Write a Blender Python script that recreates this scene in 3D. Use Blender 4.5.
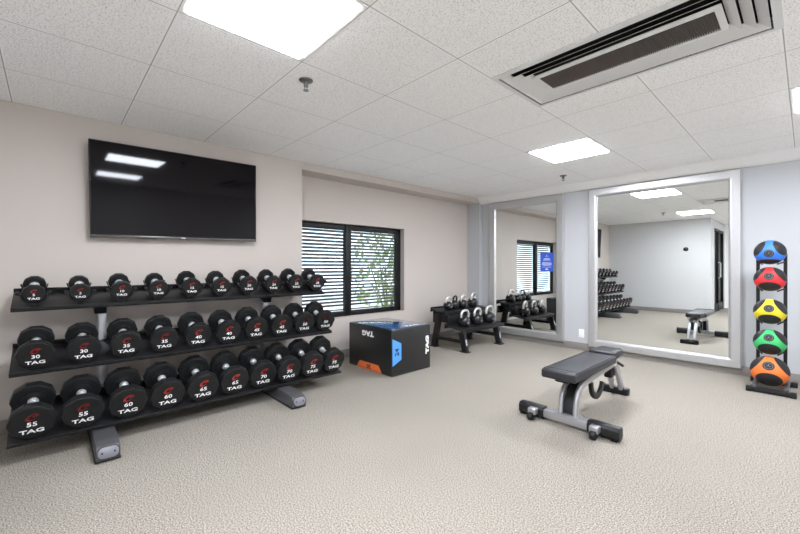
import bpy, bmesh, math, random
from mathutils import Matrix, Vector, Euler
PI = math.pi
random.seed(7)
SC = bpy.context.scene
COL = SC.collection
for o in list(bpy.data.objects): bpy.data.objects.remove(o)

# ---------------------------------------------------------------- camera
H = 2.286
cd = bpy.data.cameras.new('camera'); cam = bpy.data.objects.new('camera', cd); COL.objects.link(cam)
cam.location = (3.740, -0.4147, 1.150)
cam.rotation_euler = (PI/2, 0, math.radians(47.19))
cd.sensor_width = 36; cd.lens = 16.977; cd.shift_y = -0.00103
cd.clip_start = 0.05; cd.clip_end = 200
SC.camera = cam

# ---------------------------------------------------------------- world, exposure
w = bpy.data.worlds.new('world'); SC.world = w; w.use_nodes = True
nt = w.node_tree; nt.nodes.clear()
wo = nt.nodes.new('ShaderNodeOutputWorld'); wb = nt.nodes.new('ShaderNodeBackground')
wb.inputs['Color'].default_value = (0.80, 0.90, 1.0, 1); wb.inputs['Strength'].default_value = 3.8
nt.links.new(wb.outputs[0], wo.inputs[0])
SC.view_settings.view_transform = 'Standard'; SC.view_settings.look = 'None'
SC.view_settings.gamma = 1.0; SC.view_settings.use_curve_mapping = False
SC.view_settings.exposure = 0.0
LIGHT = 67.0
SC.cycles.max_bounces = 14; SC.cycles.diffuse_bounces = 9; SC.cycles.glossy_bounces = 6
SC.cycles.sample_clamp_indirect = 8.0
SC.cycles.use_denoising = True

# ---------------------------------------------------------------- materials
def mat(name, col, rough=0.5, metal=0.0, coat=0.0, noise=None, bump=None, spec=0.5):
    """noise=(scale, colour2, lo, hi)   bump=(scale, strength, distance)"""
    m = bpy.data.materials.new(name); m.use_nodes = True
    n = m.node_tree.nodes; l = m.node_tree.links; b = n['Principled BSDF']
    c4 = (*col, 1)
    b.inputs['Base Color'].default_value = c4; b.inputs['Roughness'].default_value = rough
    b.inputs['Metallic'].default_value = metal; b.inputs['Coat Weight'].default_value = coat
    b.inputs['Specular IOR Level'].default_value = spec
    tc = n.new('ShaderNodeTexCoord')
    if noise:
        t = n.new('ShaderNodeTexNoise'); t.inputs['Scale'].default_value = noise[0]; t.inputs['Detail'].default_value = 3
        r = n.new('ShaderNodeValToRGB'); r.color_ramp.elements[0].color = c4; r.color_ramp.elements[1].color = (*noise[1], 1)
        r.color_ramp.elements[0].position = noise[2]; r.color_ramp.elements[1].position = noise[3]
        l.new(tc.outputs['Object'], t.inputs['Vector']); l.new(t.outputs['Fac'], r.inputs[0]); l.new(r.outputs[0], b.inputs['Base Color'])
    if bump:
        t2 = n.new('ShaderNodeTexNoise'); t2.inputs['Scale'].default_value = bump[0]; t2.inputs['Detail'].default_value = 2
        bp = n.new('ShaderNodeBump'); bp.inputs['Strength'].default_value = bump[1]; bp.inputs['Distance'].default_value = bump[2]
        l.new(tc.outputs['Object'], t2.inputs['Vector']); l.new(t2.outputs['Fac'], bp.inputs['Height']); l.new(bp.outputs[0], b.inputs['Normal'])
    return m

def emit(name, col, s):
    m = bpy.data.materials.new(name); m.use_nodes = True
    n = m.node_tree.nodes; n.clear()
    e = n.new('ShaderNodeEmission'); e.inputs[0].default_value = (*col, 1); e.inputs[1].default_value = s
    o = n.new('ShaderNodeOutputMaterial'); m.node_tree.links.new(e.outputs[0], o.inputs[0]); return m

def ceiling_mat():
    m = mat('ceiling_tile', (0.80, 0.79, 0.78), 0.95, spec=0.1)
    n = m.node_tree.nodes; l = m.node_tree.links; b = n['Principled BSDF']
    tc = n.new('ShaderNodeTexCoord'); sp = n.new('ShaderNodeSeparateXYZ'); l.new(tc.outputs['Object'], sp.inputs[0])
    def math_(op, a, bb=None):
        x = n.new('ShaderNodeMath'); x.operation = op
        if hasattr(a, 'links'): l.new(a, x.inputs[0])
        else: x.inputs[0].default_value = a
        if bb is not None:
            if hasattr(bb, 'links'): l.new(bb, x.inputs[1])
            else: x.inputs[1].default_value = bb
        return x.outputs[0]
    ds = []
    for ax in ('X', 'Y'):
        f = math_('FRACT', math_('DIVIDE', math_('ADD', sp.outputs[ax], 6.1 + 0.305), 0.61))
        ds.append(math_('ABSOLUTE', math_('SUBTRACT', f, 0.5)))          # 0 at a seam
    d = math_('MINIMUM', ds[0], ds[1])
    bar = math_('LESS_THAN', d, 0.0195)                                   # the T bar, 24 mm wide
    crack = math_('LESS_THAN', d, 0.0045)      # the shadow gap beside it
    v = n.new('ShaderNodeTexNoise'); v.inputs['Scale'].default_value = 130; v.inputs['Detail'].default_value = 3
    l.new(tc.outputs['Object'], v.inputs['Vector'])
    r = n.new('ShaderNodeValToRGB'); r.color_ramp.elements[0].position = 0.36; r.color_ramp.elements[1].position = 0.48
    r.color_ramp.elements[0].color = (0.68, 0.675, 0.665, 1); r.color_ramp.elements[1].color = (0.965, 0.96, 0.95, 1)
    l.new(v.outputs['Fac'], r.inputs[0])
    m1 = n.new('ShaderNodeMixRGB'); l.new(bar, m1.inputs[0]); l.new(r.outputs[0], m1.inputs[1]); m1.inputs[2].default_value = (0.96, 0.955, 0.945, 1)
    m2 = n.new('ShaderNodeMixRGB'); l.new(crack, m2.inputs[0]); l.new(m1.outputs[0], m2.inputs[1]); m2.inputs[2].default_value = (0.47, 0.46, 0.45, 1)
    l.new(m2.outputs[0], b.inputs['Base Color'])
    bp = n.new('ShaderNodeBump'); bp.inputs['Strength'].default_value = 0.25; bp.inputs['Distance'].default_value = 0.003
    l.new(v.outputs['Fac'], bp.inputs['Height']); l.new(bp.outputs[0], b.inputs['Normal'])
    return m

def carpet_mat():
    m = mat('carpet', (0.6, 0.55, 0.48), 0.97, spec=0.05)
    n = m.node_tree.nodes; l = m.node_tree.links; b = n['Principled BSDF']
    tc = n.new('ShaderNodeTexCoord')
    v = n.new('ShaderNodeTexNoise'); v.inputs['Scale'].default_value = 150; v.inputs['Detail'].default_value = 4; v.inputs['Roughness'].default_value = 0.7
    l.new(tc.outputs['Object'], v.inputs['Vector'])
    r = n.new('ShaderNodeValToRGB'); r.color_ramp.elements[0].position = 0.34; r.color_ramp.elements[1].position = 0.66
    r.color_ramp.elements[0].color = (0.07, 0.061, 0.050, 1); r.color_ramp.elements[1].color = (0.53, 0.484, 0.417, 1)
    l.new(v.outputs['Fac'], r.inputs[0])
    v2 = n.new('ShaderNodeTexNoise'); v2.inputs['Scale'].default_value = 1.3; v2.inputs['Detail'].default_value = 3
    l.new(tc.outputs['Object'], v2.inputs['Vector'])
    mx = n.new('ShaderNodeMixRGB'); mx.blend_type = 'MULTIPLY'; mx.inputs[0].default_value = 0.16
    l.new(r.outputs[0], mx.inputs[1]); l.new(v2.outputs['Fac'], mx.inputs[2]); l.new(mx.outputs[0], b.inputs['Base Color'])
    bp = n.new('ShaderNodeBump'); bp.inputs['Strength'].default_value = 0.55; bp.inputs['Distance'].default_value = 0.006
    l.new(v.outputs['Fac'], bp.inputs['Height']); l.new(bp.outputs[0], b.inputs['Normal'])
    return m

def glass_mat():
    m = bpy.data.materials.new('window_glass'); m.use_nodes = True
    n = m.node_tree.nodes; n.clear(); l = m.node_tree.links
    t = n.new('ShaderNodeBsdfTransparent'); g = n.new('ShaderNodeBsdfGlossy'); g.inputs['Roughness'].default_value = 0.02
    t.inputs[0].default_value = (0.93, 0.96, 0.97, 1)
    mx = n.new('ShaderNodeMixShader'); o = n.new('ShaderNodeOutputMaterial')
    mx.inputs[0].default_value = 0.06; l.new(t.outputs[0], mx.inputs[1]); l.new(g.outputs[0], mx.inputs[2]); l.new(mx.outputs[0], o.inputs[0])
    return m

def ball_mat(name, col):
    """coloured rubber with four round black grip patches set around the ball"""
    m = mat(name, col, 0.55)
    n = m.node_tree.nodes; l = m.node_tree.links; b = n['Principled BSDF']
    tc = n.new('ShaderNodeTexCoord'); nm = n.new('ShaderNodeVectorMath'); nm.operation = 'NORMALIZE'
    l.new(tc.outputs['Object'], nm.inputs[0])
    last = None
    s = math.radians(70.5)
    dirs = [Vector((0, 0, -1))]                       # local +Z is the emblem side
    for k in range(3):
        p = math.radians(-90 + 120*k); dirs.append(Vector((math.sin(s)*math.cos(p), math.sin(s)*math.sin(p), math.cos(s))))
    for d in dirs:
        dt = n.new('ShaderNodeVectorMath'); dt.operation = 'DOT_PRODUCT'; dt.inputs[1].default_value = d
        l.new(nm.outputs[0], dt.inputs[0])
        if last is None: last = dt.outputs['Value']
        else:
            mx = n.new('ShaderNodeMath'); mx.operation = 'MAXIMUM'; l.new(last, mx.inputs[0]); l.new(dt.outputs['Value'], mx.inputs[1]); last = mx.outputs[0]
    g = n.new('ShaderNodeMath'); g.operation = 'GREATER_THAN'; g.inputs[1].default_value = math.cos(math.radians(42)); l.new(last, g.inputs[0])
    c = n.new('ShaderNodeMixRGB'); l.new(g.outputs[0], c.inputs[0]); c.inputs[1].default_value = (*col, 1); c.inputs[2].default_value = (0.012, 0.012, 0.013, 1)
    l.new(c.outputs[0], b.inputs['Base Color'])
    t2 = n.new('ShaderNodeTexNoise'); t2.inputs['Scale'].default_value = 160
    bp = n.new('ShaderNodeBump'); bp.inputs['Strength'].default_value = 0.3; bp.inputs['Distance'].default_value = 0.002
    l.new(tc.outputs['Object'], t2.inputs['Vector']); l.new(t2.outputs['Fac'], bp.inputs['Height']); l.new(bp.outputs[0], b.inputs['Normal'])
    return m

M = {}
M['ceiling'] = ceiling_mat(); M['carpet'] = carpet_mat(); M['glass'] = glass_mat()
M['wall_warm'] = mat('paint_greige', (0.565, 0.513, 0.472), 0.85, bump=(220, 0.08, 0.002), spec=0.2)
M['wall_cool'] = mat('paint_pale_blue_grey', (0.465, 0.477, 0.491), 0.8, bump=(220, 0.08, 0.002), spec=0.25)
M['wall_white'] = mat('paint_off_white', (0.555, 0.555, 0.555), 0.85, bump=(220, 0.08, 0.002), spec=0.2)
M['wall_bounce'] = mat('paint_bounce_white', (0.86, 0.855, 0.845), 0.85, spec=0.2)  # extra bright paint for unseen walls, added to bounce light onto the ceiling
M['trim_white'] = mat('trim_white', (0.84, 0.83, 0.815), 0.6)
M['base'] = mat('baseboard_rubber', (0.235, 0.215, 0.20), 0.6)
M['black_al'] = mat('black_aluminium', (0.006, 0.006, 0.007), 0.45, 0.0, spec=0.3)
M['slat'] = mat('blind_slat', (0.09, 0.093, 0.10), 0.5)
M['silver_frame'] = mat('silver_leaf_frame', (0.60, 0.60, 0.60), 0.38, 0.75, noise=(240, (0.48, 0.48, 0.48), 0.35, 0.75), bump=(260, 0.06, 0.001))
M['mirror'] = mat('mirror_silver', (0.90, 0.925, 0.915), 0.0, 1.0)
M['sign_blue'] = mat('sign_blue', (0.03, 0.09, 0.50), 0.4)
M['white'] = mat('white_print', (0.85, 0.85, 0.85), 0.5)
M['outlet'] = mat('white_plastic', (0.86, 0.86, 0.86), 0.35)
M['dark_slot'] = mat('dark_slot', (0.02, 0.02, 0.02), 0.7)
M['tv_screen'] = mat('tv_screen', (0.004, 0.003, 0.004), 0.045, coat=0.0, spec=0.19)
M['tv_bezel'] = mat('tv_bezel', (0.012, 0.011, 0.012), 0.3)
M['tv_strip'] = mat('tv_lower_strip', (0.10, 0.095, 0.09), 0.25, 0.6)
M['steel_dark'] = mat('dark_steel', (0.011, 0.011, 0.012), 0.42, 0.0, spec=0.3)
M['rubber'] = mat('dumbbell_urethane', (0.009, 0.0095, 0.010), 0.45, bump=(180, 0.1, 0.001), spec=0.35)
M['rubber_face'] = M['rubber']
M['chrome'] = mat('chrome_handle', (0.88, 0.88, 0.89), 0.32, 0.75)
M['red'] = mat('red_print', (0.42, 0.022, 0.018), 0.5)
M['tray'] = mat('shelf_black_powdercoat', (0.011, 0.011, 0.012), 0.38, bump=(400, 0.1, 0.001), spec=0.35)
M['saddle'] = mat('saddle_black_plastic', (0.009, 0.009, 0.010), 0.42, spec=0.4)
M['silver_paint'] = mat('silver_powdercoat', (0.42, 0.42, 0.435), 0.36, 0.65)
M['foot_grey'] = mat('foot_grey_cover', (0.085, 0.085, 0.09), 0.45, 0.3)
M['cap_grey'] = mat('end_plate_grey', (0.15, 0.15, 0.17), 0.4, 0.2)
M['vinyl'] = mat('box_black_vinyl', (0.010, 0.010, 0.011), 0.36, coat=0.3, bump=(60, 0.06, 0.003))
M['vinyl_top'] = mat('box_top_window_reflection', (0.03, 0.10, 0.26), 0.10, coat=0.9, bump=(40, 0.02, 0.002))  # black vinyl with the window's blue reflection painted into its colour
M['blue_patch'] = mat('blue_print', (0.07, 0.30, 0.72), 0.45)
M['orange_patch'] = mat('orange_print', (0.75, 0.16, 0.04), 0.5)
M['pad'] = mat('bench_vinyl', (0.018, 0.018, 0.022), 0.42, bump=(500, 0.12, 0.001))
M['pad_seam'] = mat('bench_piping', (0.010, 0.010, 0.011), 0.5, spec=0.3)
M['kb'] = mat('kettlebell_black', (0.009, 0.009, 0.010), 0.32, bump=(250, 0.1, 0.001))
M['kb_handle'] = mat('kettlebell_bare_steel', (0.86, 0.85, 0.84), 0.33, 0.85)
M['dull_steel'] = mat('dull_steel', (0.22, 0.215, 0.21), 0.3, 0.9)
M['vent_white'] = mat('vent_white_metal', (0.70, 0.70, 0.69), 0.45)
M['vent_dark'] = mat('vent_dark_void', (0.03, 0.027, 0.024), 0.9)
M['vent_grille'] = mat('vent_brown_grille', (0.11, 0.09, 0.077), 0.7)
M['panel'] = emit('light_panel', (0.945, 0.985, 1.07), LIGHT)
M['leaf'] = mat('leaf_green', (0.16, 0.24, 0.07), 0.6, noise=(6, (0.40, 0.48, 0.12), 0.35, 0.7))
M['bark'] = mat('bark', (0.10, 0.07, 0.05), 0.9)
M['pave'] = mat('outside_concrete', (0.62, 0.61, 0.59), 0.9, noise=(3, (0.5, 0.5, 0.48), 0.4, 0.7))
M['green'] = mat('grass', (0.15, 0.22, 0.07), 0.9)

# ---------------------------------------------------------------- mesh helpers
class B:
    def __init__(s): s.bm = bmesh.new()
    def merge(s, b, mtx=None):
        if mtx is not None: bmesh.ops.transform(b, matrix=mtx, verts=b.verts)
        me = bpy.data.meshes.new('tmp'); b.to_mesh(me); b.free(); s.bm.from_mesh(me); bpy.data.meshes.remove(me); return s
    def box(s, x0, x1, y0, y1, z0, z1, bev=0.0, mtx=None, seg=2):
        b = bmesh.new(); bmesh.ops.create_cube(b, size=1)
        for v in b.verts: v.co = Vector((x0+(v.co.x+.5)*(x1-x0), y0+(v.co.y+.5)*(y1-y0), z0+(v.co.z+.5)*(z1-z0)))
        if bev: bmesh.ops.bevel(b, geom=list(b.edges), offset=bev, segments=seg, profile=0.5, affect='EDGES')
        return s.merge(b, mtx)
    def cyl(s, p0, p1, r, seg=20, r2=None, bev=0.0):
        p0, p1 = Vector(p0), Vector(p1); d = p1-p0
        b = bmesh.new(); bmesh.ops.create_cone(b, cap_ends=True, segments=seg, radius1=r, radius2=r if r2 is None else r2, depth=d.length)
        if bev:
            ed = [e for e in b.edges if abs(e.verts[0].co.z-e.verts[1].co.z) < 1e-6]
            bmesh.ops.bevel(b, geom=ed, offset=bev, segments=2, profile=0.5, affect='EDGES')
        q = Vector((0, 0, 1)).rotation_difference(d.normalized()).to_matrix().to_4x4()
        return s.merge(b, Matrix.Translation((p0+p1)/2) @ q)
    def sphere(s, c, r, seg=24, scale=(1, 1, 1)):
        b = bmesh.new(); bmesh.ops.create_uvsphere(b, u_segments=seg, v_segments=seg//2, radius=r)
        return s.merge(b, Matrix.Translation(c) @ Matrix.Diagonal((*scale, 1)))
    def prism(s, pts, axis, a0, a1, bev=0.0, mtx=None):
        """2-D outline pushed along an axis: x -> (y,z), y -> (x,z), z -> (x,y)"""
        b = bmesh.new()
        def P(p, a):
            return {'x': (a, p[0], p[1]), 'y': (p[0], a, p[1]), 'z': (p[0], p[1], a)}[axis]
        lo = [b.verts.new(P(p, a0)) for p in pts]; hi = [b.verts.new(P(p, a1)) for p in pts]
        b.faces.new(lo[::-1]); b.faces.new(hi)
        for i in range(len(pts)): j = (i+1) % len(pts); b.faces.new((lo[i], lo[j], hi[j], hi[i]))
        bmesh.ops.recalc_face_normals(b, faces=b.faces)
        if bev: bmesh.ops.bevel(b, geom=list(b.edges), offset=bev, segments=2, profile=0.5, affect='EDGES', clamp_overlap=True)
        return s.merge(b, mtx)
    def lathe(s, prof, seg=28, mtx=None):
        b = bmesh.new(); rings = []
        for r, z in prof:
            rings.append([b.verts.new((r*math.cos(2*PI*k/seg), r*math.sin(2*PI*k/seg), z)) for k in range(seg)])
        for a, c in zip(rings, rings[1:]):
            for k in range(seg): j = (k+1) % seg; b.faces.new((a[k], a[j], c[j], c[k]))
        b.faces.new(rings[0][::-1]); b.faces.new(rings[-1])
        bmesh.ops.recalc_face_normals(b, faces=b.faces)
        return s.merge(b, mtx)
    def sweep(s, path, prof, up=(0, 0, 1), closed=False):
        """profile (a,b) swept along path; a runs sideways, b along the frame's up"""
        path = [Vector(p) for p in path]; up = Vector(up); n = len(path); b = bmesh.new(); rings = []
        for i, p in enumerate(path):
            if closed: t = path[(i+1) % n]-path[i-1]
            else: t = path[min(i+1, n-1)]-path[max(i-1, 0)]
            t.normalize(); sd = t.cross(up)
            if sd.length < 1e-4: sd = t.cross(Vector((1, 0, 0)))
            sd.normalize(); uu = sd.cross(t).normalized()
            rings.append([b.verts.new(p+sd*q[0]+uu*q[1]) for q in prof])
        m = len(prof)
        for i in range(n if closed else n-1):
            a, c = rings[i], rings[(i+1) % n]
            for k in range(m): j = (k+1) % m; b.faces.new((a[k], a[j], c[j], c[k]))
        if not closed: b.faces.new(rings[0][::-1]); b.faces.new(rings[-1])
        bmesh.ops.recalc_face_normals(b, faces=b.faces)
        return s.merge(b)
    def tube(s, path, r, seg=12, up=(0, 0, 1), closed=False):
        return s.sweep(path, [(r*math.cos(2*PI*k/seg), r*math.sin(2*PI*k/seg)) for k in range(seg)], up, closed)
    def text(s, string, size, mtx, sx=1.0, bold=0.0, ext=0.0006):
        """lettering in its own XY plane, centred, then placed by mtx"""
        c = bpy.data.curves.new('t', 'FONT'); c.body = string; c.size = size; c.align_x = 'CENTER'; c.align_y = 'CENTER'
        c.extrude = ext; c.offset = bold; c.resolution_u = 2
        o = bpy.data.objects.new('t', c); me = bpy.data.meshes.new_from_object(o)
        b = bmesh.new(); b.from_mesh(me); bpy.data.objects.remove(o); bpy.data.curves.remove(c); bpy.data.meshes.remove(me)
        return s.merge(b, mtx @ Matrix.Diagonal((sx, 1, 1, 1)))
    def build(s, name, m, parent=None, world=False, kind=None, smooth=35):
        if world and parent is not None:
            bmesh.ops.translate(s.bm, vec=-wloc(parent), verts=s.bm.verts)
        me = bpy.data.meshes.new(name); s.bm.to_mesh(me); s.bm.free()
        for k in (m if isinstance(m, (list, tuple)) else [m]): me.materials.append(M[k] if isinstance(k, str) else k)
        me.shade_smooth(); me.set_sharp_from_angle(angle=math.radians(smooth))
        o = bpy.data.objects.new(name, me); COL.objects.link(o)
        if parent is not None: o.parent = parent
        if kind: o['kind'] = kind
        return o
def wloc(o):
    v = Vector(o.location)
    while o.parent is not None: o = o.parent; v = v + Vector(o.location)
    return v
def tag(o, label, cat, group=None):
    o['label'] = label; o['category'] = cat
    if group: o['group'] = group
    return o
def thing(name, label, cat, loc=(0, 0, 0), rot=(0, 0, 0), group=None):
    o = bpy.data.objects.new(name, None); COL.objects.link(o); o.location = loc; o.rotation_euler = rot
    o.empty_display_size = 0.05
    return tag(o, label, cat, group)
KIDS = lambda o: [c for c in bpy.data.objects if c.parent is o]
def copy_tree(o, parent=None):
    c = o.copy(); COL.objects.link(c)
    if parent is not None: c.parent = parent
    for ch in KIDS(o): copy_tree(ch, c)
    return c
def rect(x0, x1, y0, y1): return [(x0, y0), (x1, y0), (x1, y1), (x0, y1)]
def rrect(w, h, r, n=5):
    out = []
    for cx, cy, a0 in ((w/2-r, h/2-r, 0), (-w/2+r, h/2-r, 90), (-w/2+r, -h/2+r, 180), (w/2-r, -h/2+r, 270)):
        for k in range(n+1):
            a = math.radians(a0+90*k/n); out.append((cx+r*math.cos(a), cy+r*math.sin(a)))
    return out
def basis(x, y, z, loc):
    m = Matrix.Identity(4)
    for i, v in enumerate((x, y, z)):
        for r in range(3): m[r][i] = v[r]
    m.translation = Vector(loc); return m
def arc(c, r, a0, a1, n, plane='yz', fixed=0.0):
    pts = []
    for k in range(n+1):
        t = math.radians(a0+(a1-a0)*k/n); u, v = c[0]+r*math.cos(t), c[1]+r*math.sin(t)
        pts.append((fixed, u, v) if plane == 'yz' else ((u, fixed, v) if plane == 'xz' else (u, v, fixed)))
    return pts

# ================================================================= THE ROOM
XR = 5.45; YB = -1.10; YC = -3.30; YF = 4.95; NX = -0.25
B().box(-.42, XR+.1, YC-.1, YF+.15, -.12, 0).build('floor', 'carpet', kind='structure')
# ceiling, with the opening for the air diffuser
VX0, VX1, VY0, VY1 = 2.45, 3.655, 1.545, 2.125
c = B()
for x0, x1, y0, y1 in ((-.42, VX0, YC-.1, YF+.15), (VX1, XR+.1, YC-.1, YF+.15), (VX0, VX1, YC-.1, VY0), (VX0, VX1, VY1, YF+.15)):
    c.box(x0, x1, y0, y1, H, H+.06)
c.build('ceiling', 'ceiling', kind='structure')
# left wall with the bulkhead over the window niche
wl = B().box(-.42, 0, YB-.12, 1.595, 0, H).box(-.25, 0, 1.595, 4.86, 2.205, H)
wl.build('wall_left', 'wall_warm', kind='structure')
WY0, WY1, WZ0, WZ1 = 1.60, 3.365, 0.505, 1.69
nw = B().box(-.42, NX, 1.595, WY0, 0, H).box(-.42, NX, WY1, 4.86, 0, H).box(-.42, NX, WY0, WY1, 0, WZ0).box(-.42, NX, WY0, WY1, WZ1, H)
nw.build('wall_left_niche', 'wall_warm', kind='structure')
wf = B().box(-.42, XR+.1, YF, YF+.15, 0, H).box(-.42, 0.0, 4.86, YF, 0, H)
wf.build('wall_front', 'wall_cool', kind='structure')
B().box(0, 2.20, YB-.12, YB, 0, H).box(2.08, 2.20, -1.60, YB-.12, 0, H).box(2.08, 2.20, -3.15, -1.60, 2.09, H).box(2.08, 2.20, YC, -3.15, 0, H).build('wall_back', 'wall_white', kind='structure')
B().box(2.08, XR+.1, YC-.1, YC, 0, H).build('wall_corridor', 'wall_bounce', kind='structure')
B().box(XR, XR+.1, YC, YF, 0, H).build('wall_right', 'wall_bounce', kind='structure')
# strip between ceiling grid and the mirror wall
B().prism([(4.80, H-.001), (YF-.001, H-.001), (YF-.001, 2.187), (4.915, 2.187), (4.885, 2.205)], 'x', 0.002, XR-.002).build('trim_1', 'trim_white', kind='structure')
# baseboards
B().box(0.0, XR-.002, YF-.014, YF-.0005, 0.0, .095, .003).build('baseboard_front', 'base', kind='structure')
B().box(NX, NX+.012, 1.60, 4.855, 0.0, .095, .003).build('baseboard_niche', 'base', kind='structure')
B().box(0.0005, .012, YB+.002, 1.59, 0.0, .095, .003).build('baseboard_left', 'base', kind='structure')
B().box(.015, 2.195, YB+.0005, YB+.013, 0.0, .095, .003).build('baseboard_back', 'base', kind='structure')

# ---- the window: black aluminium sliders, blinds behind
win = bpy.data.objects.new('window_1', None); COL.objects.link(win); win.location = (-.33, WY0, WZ0); win['kind'] = 'structure'
fx0, fx1 = -.375, -.328
f = B()
f.box(fx0, fx1, WY0, WY0+.055, WZ0, WZ1, .003).box(fx0, fx1, WY1-.045, WY1, WZ0, WZ1, .003)
f.box(fx0, fx1, WY0, WY1, WZ1-.075, WZ1, .003).box(fx0, fx1, WY0, WY1, WZ0, WZ0+.065, .003)
f.box(fx0-.005, fx1+.012, 2.385, 2.475, WZ0, WZ1, .004)
f.box(fx0, fx1+.006, 3.275, 3.322, WZ0+.06, WZ1-.07, .003)
f.build('window_frame', 'black_al', win, True)
B().box(-.357, -.353, WY0+.05, 2.40, WZ0+.06, WZ1-.07).build('window_pane', 'glass', win, True)
B().box(-.357, -.353, 2.46, WY1-.04, WZ0+.06, WZ1-.07).build('window_pane', 'glass', win, True)
for (y0, y1, lab) in ((1.650, 2.424, 'dark venetian blind with bright gaps in the left window pane'), (2.436, 3.350, 'dark venetian blind in the right window pane with trees showing through')):
    t = thing('venetian_blind', lab, 'blind', (-.405, (y0+y1)/2, WZ1-.10), group='venetian blinds in the window')
    B().box(-.425, -.385, y0, y1, WZ1-.105, WZ1-.076, .003).build('head_rail', 'slat', t, True)
    s = B(); n = 22
    for k in range(n):
        z = WZ1-.135-k*.0435
        s.box(-.0215, .0215, y0+.004, y1-.004, -.001, .001, mtx=Matrix.Translation((-.405, 0, z)) @ Matrix.Rotation(math.radians(-42), 4, 'Y'))
    s.build('slats', 'slat', t, True)
    B().box(-.42, -.39, y0+.003, y1-.003, WZ0+.068, WZ0+.084, .003).build('bottom_rail', 'slat', t, True)
    for yc in (y0+.12, y1-.12):
        B().cyl((-.405, yc, WZ0+.08), (-.405, yc, WZ1-.10), .0012, 6).build('ladder_cord', 'slat', t, True)

# ---- outside the window
B().box(-14, -.46, -9, 14, -.25, -.2).build('ground', 'pave', kind='structure')
random.seed(3)
def shrub(loc, rx, ry, hz, n, label):
    t = thing('shrub', label, 'shrub', loc, group='shrubs outside the window')
    f = B()
    for k in range(n):
        while True:
            p = Vector((random.uniform(-1, 1), random.uniform(-1, 1), random.uniform(-1, 1)))
            if 0.25 < p.length < 1: break
        q = Vector((p.x*rx, p.y*ry, hz*.55+p.z*hz*.5))
        sz = random.uniform(.05, .10); rot = Euler((random.uniform(0, 6), random.uniform(0, 6), random.uniform(0, 6))).to_matrix()
        vs = [f.bm.verts.new(q+rot @ Vector(c)*sz) for c in ((-1, 0, 0), (-.3, -.5, .1), (.5, -.4, 0), (1, 0, -.1), (.5, .4, 0), (-.3, .5, .1))]
        f.bm.faces.new(vs)
    f.build('foliage', 'leaf', t)
    g = B()
    for a in range(5):
        an = a*1.3; g.cyl((0, 0, 0), (rx*.45*math.cos(an), ry*.45*math.sin(an), hz*.6), .03, 8, .012)
    g.build('stem', 'bark', t)
shrub((-3.2, 5.6, -.2), .9, 1.0, 2.3, 400, 'tall green shrub seen through the right window blind')
shrub((-4.4, 7.6, -.2), 1.1, 1.2, 1.9, 400, 'lower green shrub farther off behind the right blind')

# ---- corridor door seen in the big mirror
d = bpy.data.objects.new('door_1', None); COL.objects.link(d); d.location = (2.14, -2.4, 0); d['kind'] = 'structure'
f = B()
for y0, y1 in ((-1.66, -1.60), (-2.42, -2.33), (-3.15, -3.09)): f.box(2.10, 2.19, y0, y1, 0, 2.09, .003)
f.box(2.10, 2.19, -3.09, -1.66, 2.02, 2.09, .003).box(2.11, 2.18, -3.09, -1.66, 0.005, .2, .003)
f.build('door_frame', 'black_al', d, True)
B().box(2.135, 2.145, -2.34, -1.65, .19, 2.03).build('door_panel', 'tv_bezel', d, True)
B().box(2.135, 2.145, -3.10, -2.41, .19, 2.03).build('door_panel', 'tv_bezel', d, True)
B().box(2.145, 2.1465, -2.62, -2.47, .25, 1.98).build('door_glass_strip', 'trim_white', d, True)  # paler strip of the door glass, laid on as a white sheet
B().tube([(2.19, -2.28, .85), (2.235, -2.28, .87), (2.235, -2.28, 1.23), (2.19, -2.28, 1.25)], .012, 10, (0, 1, 0)).build('door_handle', 'chrome', d, True)
B().lathe([(.052, 0), (.052, .008), (.045, .022), (.03, .034), (.008, .04)], 24, Matrix.Translation((1.726, YB, 1.565)) @ Matrix.Rotation(-PI/2, 4, 'X')).build('wall_dome', 'tv_bezel')
tag(bpy.data.objects['wall_dome'], 'small black round dome on the pale back wall seen in the large mirror', 'wall fixture')

# ---- ceiling light panels (0.6 m squares in the grid)
def light_panel(x, y, label):
    t = thing('ceiling_light', label, 'ceiling light', (x+.305, y+.305, H), group='square ceiling light panels')
    f = B(); f.prism(rect(-.298, .298, -.298, .298), 'z', -.004, -.0005)
    f.build('frame', 'vent_white', t)
    B().box(-.272, .272, -.272, .272, -.009, -.0045).build('diffuser', 'panel', t)
light_panel(1.83, 0.0, 'square lit ceiling panel nearest the camera above the dumbbells')
light_panel(1.83, 3.05, 'square lit ceiling panel near the mirrors, between diffuser and wall strip')
light_panel(3.66, 3.05, 'lit ceiling panel cut off at the right edge of the photo')
light_panel(3.66, 0.0, 'lit ceiling panel reflected lower in the television')
light_panel(3.66, -2.44, 'unseen ceiling panel added over the corridor to even out the light')  # out of view, added to even out the room's light

# ---- air diffuser: nested sloping louvres round a brown return grille
vz = H
t = thing('air_diffuser', 'long white ceiling air diffuser with nested louvres and dark centre grille', 'air vent', ((VX0+VX1)/2, (VY0+VY1)/2, vz))
def ring(b, o, i, zo, zi, th):
    """sloping rectangular ring from outer rect o at height zo to inner rect i at zi"""
    bm_ = bmesh.new()
    def four(r, z): return [bm_.verts.new((p[0], p[1], z)) for p in rect(*r)]
    a, c_, e, g = four(o, zo), four(i, zi), four(o, zo+th), four(i, zi+th)
    for k in range(4):
        j = (k+1) % 4
        bm_.faces.new((a[k], a[j], c_[j], c_[k])); bm_.faces.new((e[k], e[j], g[j], g[k]))
        bm_.faces.new((a[k], a[j], e[j], e[k])); bm_.faces.new((c_[k], c_[j], g[j], g[k]))
    bmesh.ops.recalc_face_normals(bm_, faces=bm_.faces); b.merge(bm_)
def inset(d): return (VX0+d, VX1-d, VY0+d, VY1-d)
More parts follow.
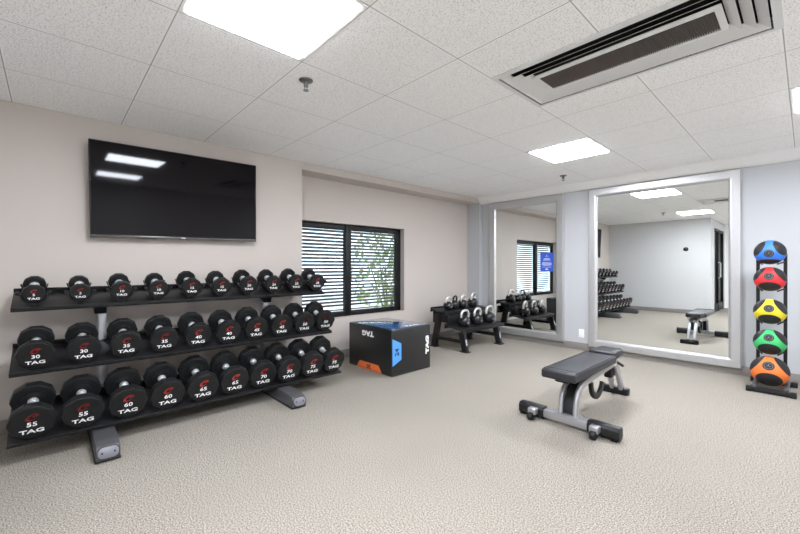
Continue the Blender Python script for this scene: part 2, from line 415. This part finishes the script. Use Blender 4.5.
b = B(); ring(b, inset(-.010), inset(.022), vz-.007, vz-.012, .006); b.build('frame', 'vent_white', t, True)
for k in range(3):
    b = B(); o0 = .030+k*.047
    ring(b, inset(o0), inset(o0+.042), vz-.006, vz+.018, .002)
    # louvre: lower lip inside, top edge outside
    b.build('louvre', 'vent_white', t, True)
b = B(); ring(b, inset(.168), inset(.194), vz-.006, vz-.010, .008); b.build('grille_frame', 'vent_white', t, True)
g = B().box(*inset(.190)[:2], *inset(.190)[2:], vz+.003, vz+.008)
gx0, gx1, gy0, gy1 = inset(.193); x = gx0
while x < gx1: g.box(x, x+.0045, gy0, gy1, vz-.006, vz+.003); x += .0095
g.build('grille', 'vent_grille', t, True)
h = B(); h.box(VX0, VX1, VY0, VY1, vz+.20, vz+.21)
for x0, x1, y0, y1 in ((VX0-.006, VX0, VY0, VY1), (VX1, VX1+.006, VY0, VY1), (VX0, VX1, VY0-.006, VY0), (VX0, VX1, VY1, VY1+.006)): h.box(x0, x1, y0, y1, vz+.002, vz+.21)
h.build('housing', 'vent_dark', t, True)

# ---- sprinkler heads
def sprinkler(x, y, label):
    t = thing('sprinkler', label, 'sprinkler', (x, y, H), group='ceiling sprinkler heads')
    B().lathe([(.042, -.0005), (.042, -.004), (.033, -.011), (.016, -.013)], 24).build('escutcheon', 'dull_steel', t)
    b = B().cyl((0, 0, -.012), (0, 0, -.040), .014, 14)
    b.tube([(-.010, 0, -.032), (-.015, 0, -.045), (-.006, 0, -.062)], .003, 8, (0, 1, 0)).tube([(.010, 0, -.032), (.015, 0, -.045), (.006, 0, -.062)], .003, 8, (0, 1, 0))
    b.build('body', 'dull_steel', t)
    B().cyl((0, 0, -.060), (0, 0, -.065), .016, 16).build('deflector', 'dull_steel', t)
sprinkler(1.66, .73, 'chrome sprinkler head on the ceiling near the large light panel')
sprinkler(1.66, 4.30, 'small sprinkler head on the ceiling close to the mirror wall')

# ================================================================= TELEVISION
tv = thing('television', 'large black flat television mounted on the greige wall above the dumbbell rack', 'television', (.106, .4218, 1.7444), (math.radians(.9), math.radians(2.3), math.radians(-0.6)))
TW, TH = 1.251, .735
B().box(-.035, 0.0, -TW/2, TW/2, -TH/2, TH/2, .004).build('cabinet', 'tv_bezel', tv)
B().box(-.060, -.034, -.42, .42, -.26, .20, .01).build('rear_housing', 'tv_bezel', tv)
B().box(-.0005, .0012, -TW/2+.009, TW/2-.009, -TH/2+.026, TH/2-.009).build('screen', 'tv_screen', tv)
B().box(-.001, .0022, -TW/2+.002, TW/2-.002, -TH/2+.003, -TH/2+.022, .0015).build('lower_bezel', 'tv_strip', tv)
lg = B(); lg.sphere((.0028, -.014, -TH/2+.0125), .0048, 10, (.2, 1, 1)); lg.box(.0022, .0030, -.006, .012, -TH/2+.0095, -TH/2+.0155)
lg.build('maker_mark', 'white', tv)
B().box(-.092, -.058, -.22, .22, -.16, .14, .003).build('wall_bracket', 'steel_dark', tv)

# ================================================================= MIRRORS
def wall_mirror(x0, x1, z0, z1, bw, label):
    t = thing('wall_mirror', label, 'mirror', ((x0+x1)/2, YF-.02, z0), group='framed wall mirrors')
    f = B(); yb = YF-.001
    for o, i, yo, yi in (((x0, x1, z0, z1), bw, 4.918, 4.905),):
        pr = [(0.0, yb), (0.0, yo), (.012, yi-.004), (bw*.72, yi), (bw*.86, yi+.006), (bw, yi+.020), (bw, yb)]
        b2 = bmesh.new(); rings = []
        for d_, y_ in pr: rings.append([b2.verts.new((p[0], y_, p[1])) for p in rect(x0+d_, x1-d_, z0+d_, z1-d_)])
        for a_, c_ in zip(rings, rings[1:]):
            for k in range(4): j = (k+1) % 4; b2.faces.new((a_[k], a_[j], c_[j], c_[k]))
        bmesh.ops.recalc_face_normals(b2, faces=b2.faces); f.merge(b2)
    f.build('frame', 'silver_frame', t, True, smooth=20)
    B().box(x0+bw-.004, x1-bw+.004, YF-.016, YF-.010, z0+bw-.004, z1-bw+.004).build('mirror_glass', 'mirror', t, True)
wall_mirror(.165, 1.395, .075, 2.183, .112, 'left framed wall mirror with the blue notice, behind the kettlebell rack')
wall_mirror(1.731, 3.273, .062, 2.180, .108, 'large framed wall mirror behind the weight bench')
s = thing('notice', 'blue notice with white lettering stuck on the left mirror', 'sign', (1.140, YF-.017, 1.21))
B().box(-.098, .098, -.0014, 0, -.138, .138).build('panel', 'sign_blue', s)
p = B()
Q = lambda x, z: basis((1, 0, 0), (0, 0, 1), (0, -1, 0), (x, -.0018, z))
for z, wd, hh in ((.096, .020, .016), (.082, .05, .006), (.048, .09, .016), (.030, .11, .012), (-.004, .13, .008), (-.020, .15, .010), (-.036, .15, .010), (-.052, .12, .008), (-.074, .14, .006)):
    n = max(1, int(wd/.012)); 
    for k in range(n):
        x = -wd/2+(k+.5)*wd/n; p.box(x-.0038, x+.0038, -.0022, -.0013, z-hh/2*random.uniform(.7, 1), z+hh/2)
p.box(-.02, .02, -.0022, -.0013, -.112, -.096)
p.build('lettering', 'white', s)
# outlet
o = thing('wall_outlet', 'white power outlet plate low on the wall between the two mirrors', 'outlet', (1.628, YF, .225))
B().box(-.036, .036, -.006, -.0002, -.058, .058, .003).build('cover_plate', 'outlet', o)
for z in (-.02, .02):
    q = B().box(-.016, .016, -.0075, -.0055, z-.014, z+.014, .002).build('socket', 'outlet', o)
    B().box(-.007, -.005, -.0080, -.0072, z-.004, z+.006).box(.005, .007, -.0080, -.0072, z-.004, z+.006).build('slot', 'dark_slot', q)

# ================================================================= DUMBBELL RACK
TILT = math.radians(18); CT, ST = math.cos(TILT), math.sin(TILT)
rack = thing('dumbbell_rack', 'three-tier black and silver dumbbell rack against the greige wall', 'dumbbell rack', (.40, .53, 0))
YA, YZ = -.598, 1.645
# tier: front x of the heads' faces, contact height there, shelf depth
TIER = [(.37, .918, .300), (.505, .522, .365), (.670, .150, .412)]
def tier_frame(k):                                  # +X runs down the slope to the front
    X, Z, D = TIER[k]; return Matrix.Translation((X, 0, Z)) @ Matrix.Rotation(TILT, 4, 'Y')
for k in range(3):
    X, Z, D = TIER[k]; m = tier_frame(k)
    s = B()
    dz = (-.016, 0, 0)[k]
    s.box(-D+.02, .018, YA, YZ, -.026+dz, -.014+dz, .003, m)
    s.box(.006, .020, YA, YZ, (-.054, -.036, -.027)[k], -.010+dz, .003, m)
    s.box(-D+.02, -D+.032, YA, YZ, -.026+dz, .012+dz, .003, m)
    s.build('shelf', 'tray', rack, True)
    for yp in (-.145, 1.115):                       # arm carrying the shelf
        a = B().box(-D+.05, -D+.19, yp-.036, yp+.036, (-.16, -.11, -.11)[k], -.0265+dz, .006, m)
        a.build('shelf_arm', 'steel_dark', rack, True)
for yp in (-.132, 1.115):
    u = B()
    u.sweep([(.180, yp, .075), (.170, yp, .35), (.150, yp, .62), (.140, yp, .80)], rrect(.062, .09, .012, 3), (1, 0, 0))
    u.build('upright', 'silver_paint', rack, True)
    ft = B()
    yp -= .033 if yp < 0 else .052
    pro = [(.04, .012), (.945, .012), (.955, .025), (.935, .092), (.86, .108), (.04, .112)]
    ft.prism([(a_, b_) for a_, b_ in pro], 'y', yp-.058, yp+.058, .012)
    fo = ft.build('foot', 'foot_grey', rack, True)
    B().box(.05, .94, yp-.062, yp+.062, 0.0, .016, .004).build('floor_pad', 'dark_slot', fo, True)
    cp = B(); mm = Matrix.Translation((.947, yp, .056)) @ Matrix.Rotation(math.radians(-20), 4, 'Y')
    cp.prism(rrect(.100, .062, .028, 6), 'x', -.004, .008, .002, mm)
    cpo = cp.build('end_plate', 'cap_grey', fo, True)
    B().prism(rrect(.112, .074, .034, 6), 'x', -.006, .005, 0, mm).build('plate_gasket', 'dark_slot', fo, True)
    for dy in (-.03, .03): B().cyl(mm @ Vector((.007, dy, 0)), mm @ Vector((.0095, dy, 0)), .006, 10).build('bolt', 'dark_slot', cpo, True)

# ---- dumbbells
HL = {5: .030, 10: .032, 15: .035, 20: .038, 25: .041, 30: .044, 35: .047, 40: .050, 45: .053, 50: .056, 55: .056, 60: .061, 65: .066, 70: .071, 75: .076}
RAD = {5: .056, 10: .062, 15: .068, 20: .072, 25: .075, 30: .086, 35: .089, 40: .092, 45: .095, 50: .097, 55: .101, 60: .103, 65: .105, 70: .107, 75: .108}
LEN = {w_: round(2*h_+(.178 if w_ > 50 else (.165 if w_ > 25 else .140)), 4) for w_, h_ in HL.items()}
NF = 10
def head_outline(r):                                 # flat at the bottom; r = apothem
    R = r/math.cos(PI/NF)
    return [(R*math.cos(2*PI*(k+.5)/NF-PI/2), R*math.sin(2*PI*(k+.5)/NF-PI/2)) for k in range(NF)]
def face_mtx(L, r, x=.0008): return basis((0, 1, 0), (0, 0, 1), (1, 0, 0), (L/2+x, 0, r))
def logo(b, s, mtx):
    """red slanted open loop with a dash through it"""
    bm_ = bmesh.new(); ins, outs = [], []
    for k in range(19):
        a = math.radians(35+k*16.1); t = .42*math.sin(PI*(k+1)/20)+.06
        def pt(rr): x, y = 1.0*rr*math.cos(a), .82*rr*math.sin(a); return (s*(x+.40*y), s*(y+.15*x), 0)
        outs.append(bm_.verts.new(pt(1.0))); ins.append(bm_.verts.new(pt(1.0-t)))
    for k in range(18): bm_.faces.new((outs[k], outs[k+1], ins[k+1], ins[k]))
    v = [bm_.verts.new((s*x, s*y, 0)) for x, y in ((.15, .0), (1.05, .28), (1.10, .52), (.05, .24))]
    bm_.faces.new(v)
    bmesh.ops.solidify(bm_, geom=bm_.faces[:], thickness=-.0006)
    bmesh.ops.recalc_face_normals(bm_, faces=bm_.faces)
    b.merge(bm_, mtx)
def make_dumbbell(wt):
    r, L = RAD[wt], LEN[wt]; hl = HL[wt]; gap = L-2*hl
    t = thing('dumbbell', '-', 'dumbbell')
    out = [(y, z+r) for y, z in head_outline(r)]
    for s in (1, -1):
        b = B(); x0, x1 = (gap/2, L/2) if s > 0 else (-L/2, -gap/2)
        b.prism(out, 'x', x0, x1, min(.006, hl*.16))
        b.cyl((s*gap/2, 0, r), (s*(gap/2-.006), 0, r), r*.55, 24)
        b.build('head', 'rubber', t, smooth=22)
    h = B()
    h.lathe([(.0175, -gap/2+.004), (.0175, -gap*.36), (.0185, -gap*.2), (.0195, 0), (.0185, gap*.2), (.0175, gap*.36), (.0175, gap/2-.004)], 18, Matrix.Translation((0, 0, r)) @ Matrix.Rotation(PI/2, 4, 'Y'))
    h.cyl((gap/2-.024, 0, r), (gap/2-.007, 0, r), .026, 18, bev=.002).cyl((-gap/2+.024, 0, r), (-gap/2+.007, 0, r), .026, 18, bev=.002)
    h.build('handle', 'chrome', t)
    F = face_mtx(L, r)
    b = B(); logo(b, r*.27, F @ Matrix.Translation((0, r*.36, .0007))); b.build('logo', 'red', t, smooth=10)
    b = B(); b.text(str(wt), r*.38, F @ Matrix.Translation((0, -r*.11, 0)), 1.25, r*.006)
    b.text('TAG', r*.34, F @ Matrix.Translation((0, -r*.56, 0)), 1.55, r*.008)
    b.build('lettering', 'white', t, smooth=10)
    return t
def saddle(k, y, wt):
    r, L = RAD[wt], LEN[wt]; X, Z, D = TIER[k]; m = tier_frame(k) @ Matrix.Translation((0, y, 0))
    n = 3 if k == 0 else 2
    ra, rb = r+.0012, r+(.009 if k == 0 else .0045); b = B()
    A = [-90+18+36*(q-n) for q in range(2*n)] if k else [-180, -144, -108, -72, -36, 0]
    c_ = 1/math.cos(PI/NF)
    if k == 0: ra += .001
    inner = [(ra*c_*math.cos(math.radians(a)), ra*c_*math.sin(math.radians(a))+r) for a in A]
    outer = [(rb*c_*math.cos(math.radians(a)), rb*c_*math.sin(math.radians(a))+r) for a in A]
    hl = HL[wt]*.8
    b.prism(inner+outer[::-1], 'x', -hl*1.0, .004 if k == 0 else -.004, 0, m)
    b.prism(inner+outer[::-1], 'x', -L+.004, -L+hl, 0, m)
    if k == 0:                                       # little ears of the top-shelf cradles
        for sgn in (-1, 1):
            yy, zz = sgn*outer[-1][0]*1.0, outer[-1][1]
            b.box(-hl, .004, yy-.009+sgn*.006, yy+.009+sgn*.006, zz-.006, zz+.014, .003, m)
    b.box(-L+.004, -.004, -r*.28, r*.28, -.0145+(-.016 if k == 0 else 0), -.0042, 0, m)
    b.build('saddle', 'saddle', rack, True, smooth=15)
ROWS = [[5, 5, 10, 10, 15, 15, 20, 20, 25, 25], [30, 30, 35, 35, 40, 40, 45, 45, 50, 50], [55, 55, 60, 60, 65, 65, 70, 70, 75, 75]]
ORD = ['at the left end of', 'second from the left on', 'third from the left on', 'fourth from the left on', 'fifth from the left on', 'sixth from the left on', 'seventh from the left on', 'eighth from the left on', 'second from the right end of', 'at the right end of']
TN = ['top', 'middle', 'bottom']; proto = {}
for k in range(3):
    X, Z, D = TIER[k]
    for i, wt in enumerate(ROWS[k]):
        y = (-.493, -.482, -.493)[k]+i*.2277
        if wt not in proto: proto[wt] = o = make_dumbbell(wt)
        else: o = copy_tree(proto[wt])
        o['label'] = 'black %s dumbbell marked %d, %s the %s tier' % (('small', 'mid-sized', 'large')[k], wt, ORD[i], TN[k])
        o['group'] = 'dumbbells on the %s tier' % TN[k]
        o.location = tier_frame(k) @ Vector((-LEN[wt]/2, y, 0)); o.rotation_euler = (0, TILT, 0)
        saddle(k, y, wt)

# ================================================================= PLYOMETRIC BOX
bx0, bx1, by0, by1, bh = .068, .830, 2.165, 2.755, .492
pb = thing('plyo_box', 'black soft-sided jump box with blue and orange size patches under the window', 'jump box', ((bx0+bx1)/2, (by0+by1)/2, 0))
B().box(bx0, bx1, by0, by1, .002, bh, .014, seg=3).build('body', 'vinyl', pb, True)
B().box(bx0+.03, bx1-.03, by0+.03, by1-.03, bh-.002, bh+.002, .001).build('top_reflection_panel', 'vinyl_top', pb, True)
FL = lambda x, z: basis((1, 0, 0), (0, 0, 1), (0, -1, 0), (x, by0-.0006, z))     # near-left face, looks to -y
FR = lambda y, z: basis((0, 1, 0), (0, 0, 1), (1, 0, 0), (bx1+.0006, y, z))      # right face, looks to +x
R2 = lambda a: Matrix.Rotation(math.radians(a), 4, 'Z')
B().prism([(.185, .006), (.635, .006), (.575, .085), (.245, .085)], 'y', by0-.0012, by0+.004, 0, Matrix.Translation((bx0-.03, 0, 0))).build('orange_patch', 'orange_patch', pb, True)
B().prism([(by0+.010, .11), (by0+.135, .165), (by0+.135, .335), (by0+.010, .395)], 'x', bx1-.004, bx1+.0012).build('blue_patch', 'blue_patch', pb, True)
b = B(); b.text('TAG', .075, FL(bx0+.36, bh-.085) @ R2(180), 1.35, .004).build('lettering', 'white', pb, True, smooth=10)
b = B(); b.text('TAG', .062, FR(by1-.055, .27) @ R2(90), 1.6, .004).build('lettering', 'white', pb, True, smooth=10)
b = B(); b.text('TAG', .07, basis((0, 1, 0), (-1, 0, 0), (0, 0, 1), (bx1-.075, by0+.36, bh+.0026)), 1.5, .002)
b.build('lettering', 'white', pb, True, smooth=10)
b = B(); b.text('20', .062, FL(bx0+.38, .045) @ Matrix.Translation((0, 0, .0012)) @ R2(180), 1.1, .002); b.text('24', .075, FR(by0+.075, .25) @ Matrix.Translation((0, 0, .0012)) @ R2(90), 1.1, .002)
b.build('size_number', 'dark_slot', pb, True, smooth=10)
b = B()
for z in (.02, bh-.02): b.tube([(bx0+.014, by0-.0005, z), (bx1-.014, by0-.0005, z)], .002, 6).tube([(bx1+.0005, by0+.014, z), (bx1+.0005, by1-.014, z)], .002, 6)
b.build('seam', 'vinyl', pb, True)

# ================================================================= KETTLEBELL RACK
kr = thing('kettlebell_rack', 'low black two-tier rack holding kettlebells in the corner by the left mirror', 'kettlebell rack', (.38, 4.06, 0))
KY0, KY1 = 3.585, 4.625
def sloped(name, xf, zf, dep, ang, m='tray'):
    mm = Matrix.Translation((xf, 0, zf)) @ Matrix.Rotation(ang, 4, 'Y')
    B().box(-dep, 0, KY0, KY1, -.012, 0, .003, mm).box(-.012, .002, KY0, KY1, -.045, .010, .003, mm).box(-dep-.002, -dep+.010, KY0, KY1, -.045, .02, .003, mm).build(name, m, kr, True)
    return mm
KA = math.radians(8)
m_lo = sloped('shelf', .628, .291, .30, KA); m_up = sloped('shelf', .335, .505, .27, KA)
for yc in (3.645, 4.455):
    for (pth, lab) in ((((.640, yc, .012), (.585, yc, .262)), 'leg'), (((.085, yc, .012), (.185, yc, .475)), 'leg')):
        lg = B().sweep(pth, rrect(.055, .085, .006, 2), (1, 0, 0)).build(lab, 'steel_dark', kr, True)
        x, y, z = pth[0]; B().box(x-.06, x+.06, y-.045, y+.045, 0, .014, .003).build('foot_plate', 'steel_dark', lg, True)
    B().sweep([(.10, yc, .135), (.62, yc, .135)], rrect(.05, .045, .005, 2)).build('side_rail', 'steel_dark', kr, True)
    B().prism([(.07, .36), (.34, .36), (.34, .475), (.10, .505), (.07, .51)], 'y', yc-.012, yc+.012, .002).build('side_plate', 'steel_dark', kr, True)
    if True:
        b = B(); lm = basis((0, 1, 0), Vector((-.07, 0, .25)).normalized(), Vector((.25, 0, .07)).normalized(), (.612+.0445, yc, .14))
        b.text('TAG', .035, lm @ R2(90), 1.5, .001); b.build('lettering', 'white', kr, True, smooth=10)
B().box(.06, .10, KY0+.06, KY1-.06, .34, .46, .003).build('back_rail', 'steel_dark', kr, True)
B().box(.315, .335, KY0+.06, KY1-.06, .325, .455, .003).build('middle_rail', 'steel_dark', kr, True)
def kettlebell(s, label, loc, rz, tilt, handle='kb_handle', group='kettlebells on the low rack'):
    t = thing('kettlebell', label, 'kettlebell', loc, (Matrix.Rotation(tilt, 3, 'Y') @ Matrix.Rotation(rz, 3, 'Z')).to_euler(), group)
    pr = [(.048, 0), (.060, .003), (.078, .022), (.088, .050), (.090, .075), (.084, .103), (.068, .128), (.046, .142), (.030, .147)]
    B().lathe([(r*s, z*s) for r, z in pr], 28).build('body', 'kb', t)
    hp = [(0, -.058*s, .120*s), (0, -.068*s, .150*s), (0, -.066*s, .185*s)] + [(0, .060*s*math.cos(math.radians(a)), .190*s+.040*s*math.sin(math.radians(a))) for a in range(165, 10, -15)] + [(0, .066*s, .185*s), (0, .068*s, .150*s), (0, .058*s, .120*s)]
    B().tube(hp, .0175*s, 12, (1, 0, 0)).build('handle', handle, t)
    if handle == 'kb_handle':
        B().cyl((.0885*s, 0, .070*s), (.0915*s, 0, .070*s), .022*s, 16).build('badge', 'cap_grey', t)
    return t
for mm, row in ((m_lo, [(-.15, 3.815, .98, 'kettlebell with bright handle at the left end of the lower tier', 'kb_handle'), (-.15, 4.11, 1.0, 'kettlebell with bright handle in the middle of the lower tier', 'kb_handle'), (-.15, 4.41, 1.05, 'kettlebell with bright handle at the right end of the lower tier', 'kb_handle')]),
                (m_up, [(-.13, 3.80, .78, 'small kettlebell at the left end of the upper tier', 'kb_handle'), (-.15, 3.965, .80, 'small all-black kettlebell second along the upper tier', 'kb'), (-.13, 4.135, .84, 'kettlebell third along the upper tier before the white column', 'kb_handle'), (-.13, 4.385, .92, 'kettlebell with bright handle at the right of the upper tier', 'kb_handle')])):
    for dx, y, s, lab, hm in row:
        kettlebell(s, 'black '+lab if 'all-black' not in lab else lab, mm @ Vector((dx, y, .0008)), math.radians(random.uniform(-12, 12)), KA, hm)

# ================================================================= WEIGHT BENCH
bn = thing('weight_bench', 'black padded weight bench on a silver frame in front of the large mirror', 'weight bench', (2.56, 2.8, 0))
bxc = 2.572
def pad(name, y0, y1, w0, w1, z0, z1, tilt=0):
    b = bmesh.new()
    pts = [(-w0/2, y0), (w0/2, y0), (w1/2, y1), (-w1/2, y1)]
    lo = [b.verts.new((bxc+x, y, z0)) for x, y in pts]; hi = [b.verts.new((bxc+x, y, z1)) for x, y in pts]
    b.faces.new(lo[::-1]); b.faces.new(hi)
    for i in range(4): j = (i+1) % 4; b.faces.new((lo[i], lo[j], hi[j], hi[i]))
    bmesh.ops.bevel(b, geom=list(b.edges), offset=.016, segments=4, profile=0.5, affect='EDGES')
    q = B(); q.merge(b); return q
p = pad('back_pad', 2.145, 2.945, .245, .245, .362, .425).build('back_pad', 'pad', bn, True)
B().tube([(bxc-.112, 2.165, .4255), (bxc-.112, 2.93, .4255), (bxc+.112, 2.93, .4255), (bxc+.112, 2.165, .4255)], .0022, 6, closed=True).tube([(bxc-.112, 2.215, .4255), (bxc+.112, 2.215, .4255)], .0022, 6).build('piping', 'pad_seam', p, True)
pad('seat_pad', 2.965, 3.215, .215, .175, .378, .440).build('seat_pad', 'pad', bn, True)
B().box(bxc-.045, bxc+.045, 2.20, 2.27, .335, .364, .008).build('pad_stop', 'pad_seam', bn, True)
# curved spine: two silver tubes rising from the front foot and running back
for dx in (-.052, .052):
    path = [(bxc+dx, 2.315, .085), (bxc+dx, 2.325, .16)] + [(bxc+dx, 2.475-.145*math.cos(math.radians(a)), .165+.125*math.sin(math.radians(a))) for a in range(10, 81, 14)] + [(bxc+dx, 2.56, .298), (bxc+dx, 2.85, .315), (bxc+dx, 3.06, .325)]
    B().sweep(path, rrect(.050, .030, .013, 4), (1, 0, 0)).build('spine_tube', 'silver_paint', bn, True)
B().sweep([(bxc, 2.32, .09), (bxc, 2.335, .17), (bxc, 2.40, .26), (bxc, 2.50, .305)], rrect(.02, .072, .004, 2), (1, 0, 0)).build('web_plate', 'steel_dark', bn, True)
B().box(bxc-.030, bxc+.030, 2.40, 3.05, .330, .3605, .006).build('pad_support', 'steel_dark', bn, True)
B().box(bxc-.035, bxc+.035, 2.98, 3.19, .345, .377, .006).build('seat_support', 'steel_dark', bn, True)
for dx in (-.036, .036):
    B().sweep([(bxc+dx, 3.03, .345), (bxc+dx, 3.16, .31), (bxc+dx, 3.27, .17), (bxc+dx, 3.335, .06)], rrect(.058, .032, .008, 3), (1, 0, 0)).build('rear_leg', 'silver_paint', bn, True)
B().sweep(arc((2.79, .235), .120, 175, 345, 16, 'yz', bxc+.024), rrect(.046, .026, .006, 3), (1, 0, 0)).build('adjuster_arc', 'steel_dark', bn, True)
B().box(bxc-.03, bxc+.03, 3.10, 3.20, .19, .30, .01).build('hinge_block', 'steel_dark', bn, True)
B().cyl((bxc-.08, 3.06, .335), (bxc+.08, 3.06, .335), .022, 18, bev=.003).build('pivot', 'chrome', bn, True)
B().cyl((bxc+.06, 3.14, .33), (bxc+.105, 3.16, .30), .012, 12, bev=.003).build('pull_knob', 'pad_seam', bn, True)
ym, zb = 2.315, .048
fb = B().box(2.40, 2.715, ym-.034, ym+.034, zb-.024, zb+.034, .006)
fbo = fb.build('front_foot', 'silver_paint', bn, True)
for x0, x1, e in ((2.205, 2.402, -1), (2.713, 2.915, 1)):
    g = B(); g.prism([(ym-.042, .024), (ym-.024, .008), (ym+.024, .008), (ym+.042, .024), (ym+.042, .074), (ym+.024, .094), (ym-.024, .094), (ym-.042, .074)], 'x', x0, x1, .004)
    so = g.build('foot_sleeve', 'steel_dark', fbo, True)
for x in (2.335, 2.775):
    g = B().box(x-.030, x+.030, ym-.090, ym-.035, .038, .084, .006); g.build('wheel_bracket', 'silver_paint', fbo, True)
    B().cyl((x-.018, ym-.092, .0285), (x+.018, ym-.092, .0285), .028, 20, bev=.004).build('wheel', 'pad_seam', fbo, True)
B().box(2.445, 2.665, 3.315, 3.385, .0, .062, .012).build('rear_foot', 'steel_dark', bn, True)
B().box(bxc-.085, bxc+.085, ym-.045, ym+.045, zb+.0335, zb+.041, .002).build('mount_plate', 'silver_paint', bn, True)
for x in (2.23, 2.88): B().box(x-.02, x+.02, ym-.03, ym+.03, 0, .0085, .002).build('rubber_foot', 'pad_seam', bn, True)

# ================================================================= BALL RACK
br = thing('ball_rack', 'narrow black upright rack holding five medicine balls beside the large mirror', 'ball rack', (3.51, 4.6, 0))
UX = (3.416, 3.602); UY = 4.615
for x in UX:
    B().sweep([(x, UY, .07), (x, UY, 1.265)], rrect(.026, .035, .004, 3), (0, 1, 0)).build('upright', 'steel_dark', br, True)
    xr = x+(.012 if x > 3.5 else -.012)
    B().sweep([(xr, 4.34, .047), (xr, 4.73, .047)], rrect(.034, .034, .006, 3)).build('base_rail', 'foot_grey', br, True)
for y, nm in ((4.325, 'front_foot'), (4.752, 'rear_foot')):
    B().box(3.36, 3.672, y-.022, y+.022, .004, .044, .005).build(nm, 'steel_dark', br, True)
    for x in (3.372, 3.66): B().box(x-.02, x+.02, y-.026, y+.026, 0, .048, .006).build('rubber_foot', 'pad_seam', br, True)
BALLS = [('blue', (.03, .16, .62), 1.279, .1125, 4.508, 'topmost ball on the rack'), ('red', (.60, .02, .025), 1.030, .113, 4.503, 'second from the top of the rack'), ('yellow', (.66, .53, .02), .728, .116, 4.505, 'middle ball of the five'),
         ('green', (.04, .45, .13), .445, .117, 4.50, 'second from the bottom of the rack'), ('orange', (.76, .17, .03), .178, .136, 4.475, 'lowest and largest ball on the rack')]
for nm, colr, z, r, y, lab in BALLS:
    if z > .3:                                        # pegs the ball sits on
        for sx, x in ((1, UX[0]), (-1, UX[1])):
            dv = Vector((-sx*.42, -.10, -.90)).normalized()*(r+.009)
            B().cyl((x+sx*.004, UY-.010, z-r*.80), (3.503+dv.x, y+dv.y, z+dv.z), .007, 10).build('peg', 'steel_dark', br, True)
    t = thing('medicine_ball', '%s medicine ball with black grip patches, %s' % (nm, lab), 'medicine ball', (3.503, y, z), group='medicine balls on the upright rack')
    # local +Z faces the front of the rack, tipped a little upward and towards the room
    n = Vector((-.02, -1, {'blue': -.12, 'red': .28, 'yellow': .34, 'green': .52, 'orange': .60}[nm])).normalized(); up = Vector((0, 0, 1)); up = (up-n*up.dot(n)).normalized(); rt = up.cross(n)
    t.rotation_euler = basis(rt, up, n, (0, 0, 0)).to_euler()
    bm_ = B(); b2 = bmesh.new(); bmesh.ops.create_uvsphere(b2, u_segments=48, v_segments=24, radius=r); bm_.merge(b2)
    bm_.build('ball', ball_mat('ball_'+nm, colr), t)
    e = B(); ea = .31; ring_ = [(r*1.004*math.sin(a), r*1.004*math.cos(a)) for a in (ea, ea*.75, ea*.5, ea*.25, .01)]
    e.lathe(ring_, 24); e.build('emblem', 'dark_slot', t)
    e = B(); e.lathe([(r*1.003*math.sin(ea*.80), r*1.009*math.cos(ea*.80)), (r*1.009*math.sin(ea*.66), r*1.011*math.cos(ea*.66))], 20) if False else None
    q = B(); q.tube([(r*math.sin(ea*.72)*math.cos(u), r*math.sin(ea*.72)*math.sin(u), r*1.006*math.cos(ea*.72)) for u in [2*PI*k/20 for k in range(20)]], r*.014, 6, closed=True)
    for k in range(3):
        an = math.radians(90+120*k); q.tube([(0, 0, r*1.006), (r*.11*math.cos(an), r*.11*math.sin(an), r*1.0)], r*.016, 6, (0, 0, 1))
    q.build('emblem_mark', 'cap_grey', t)
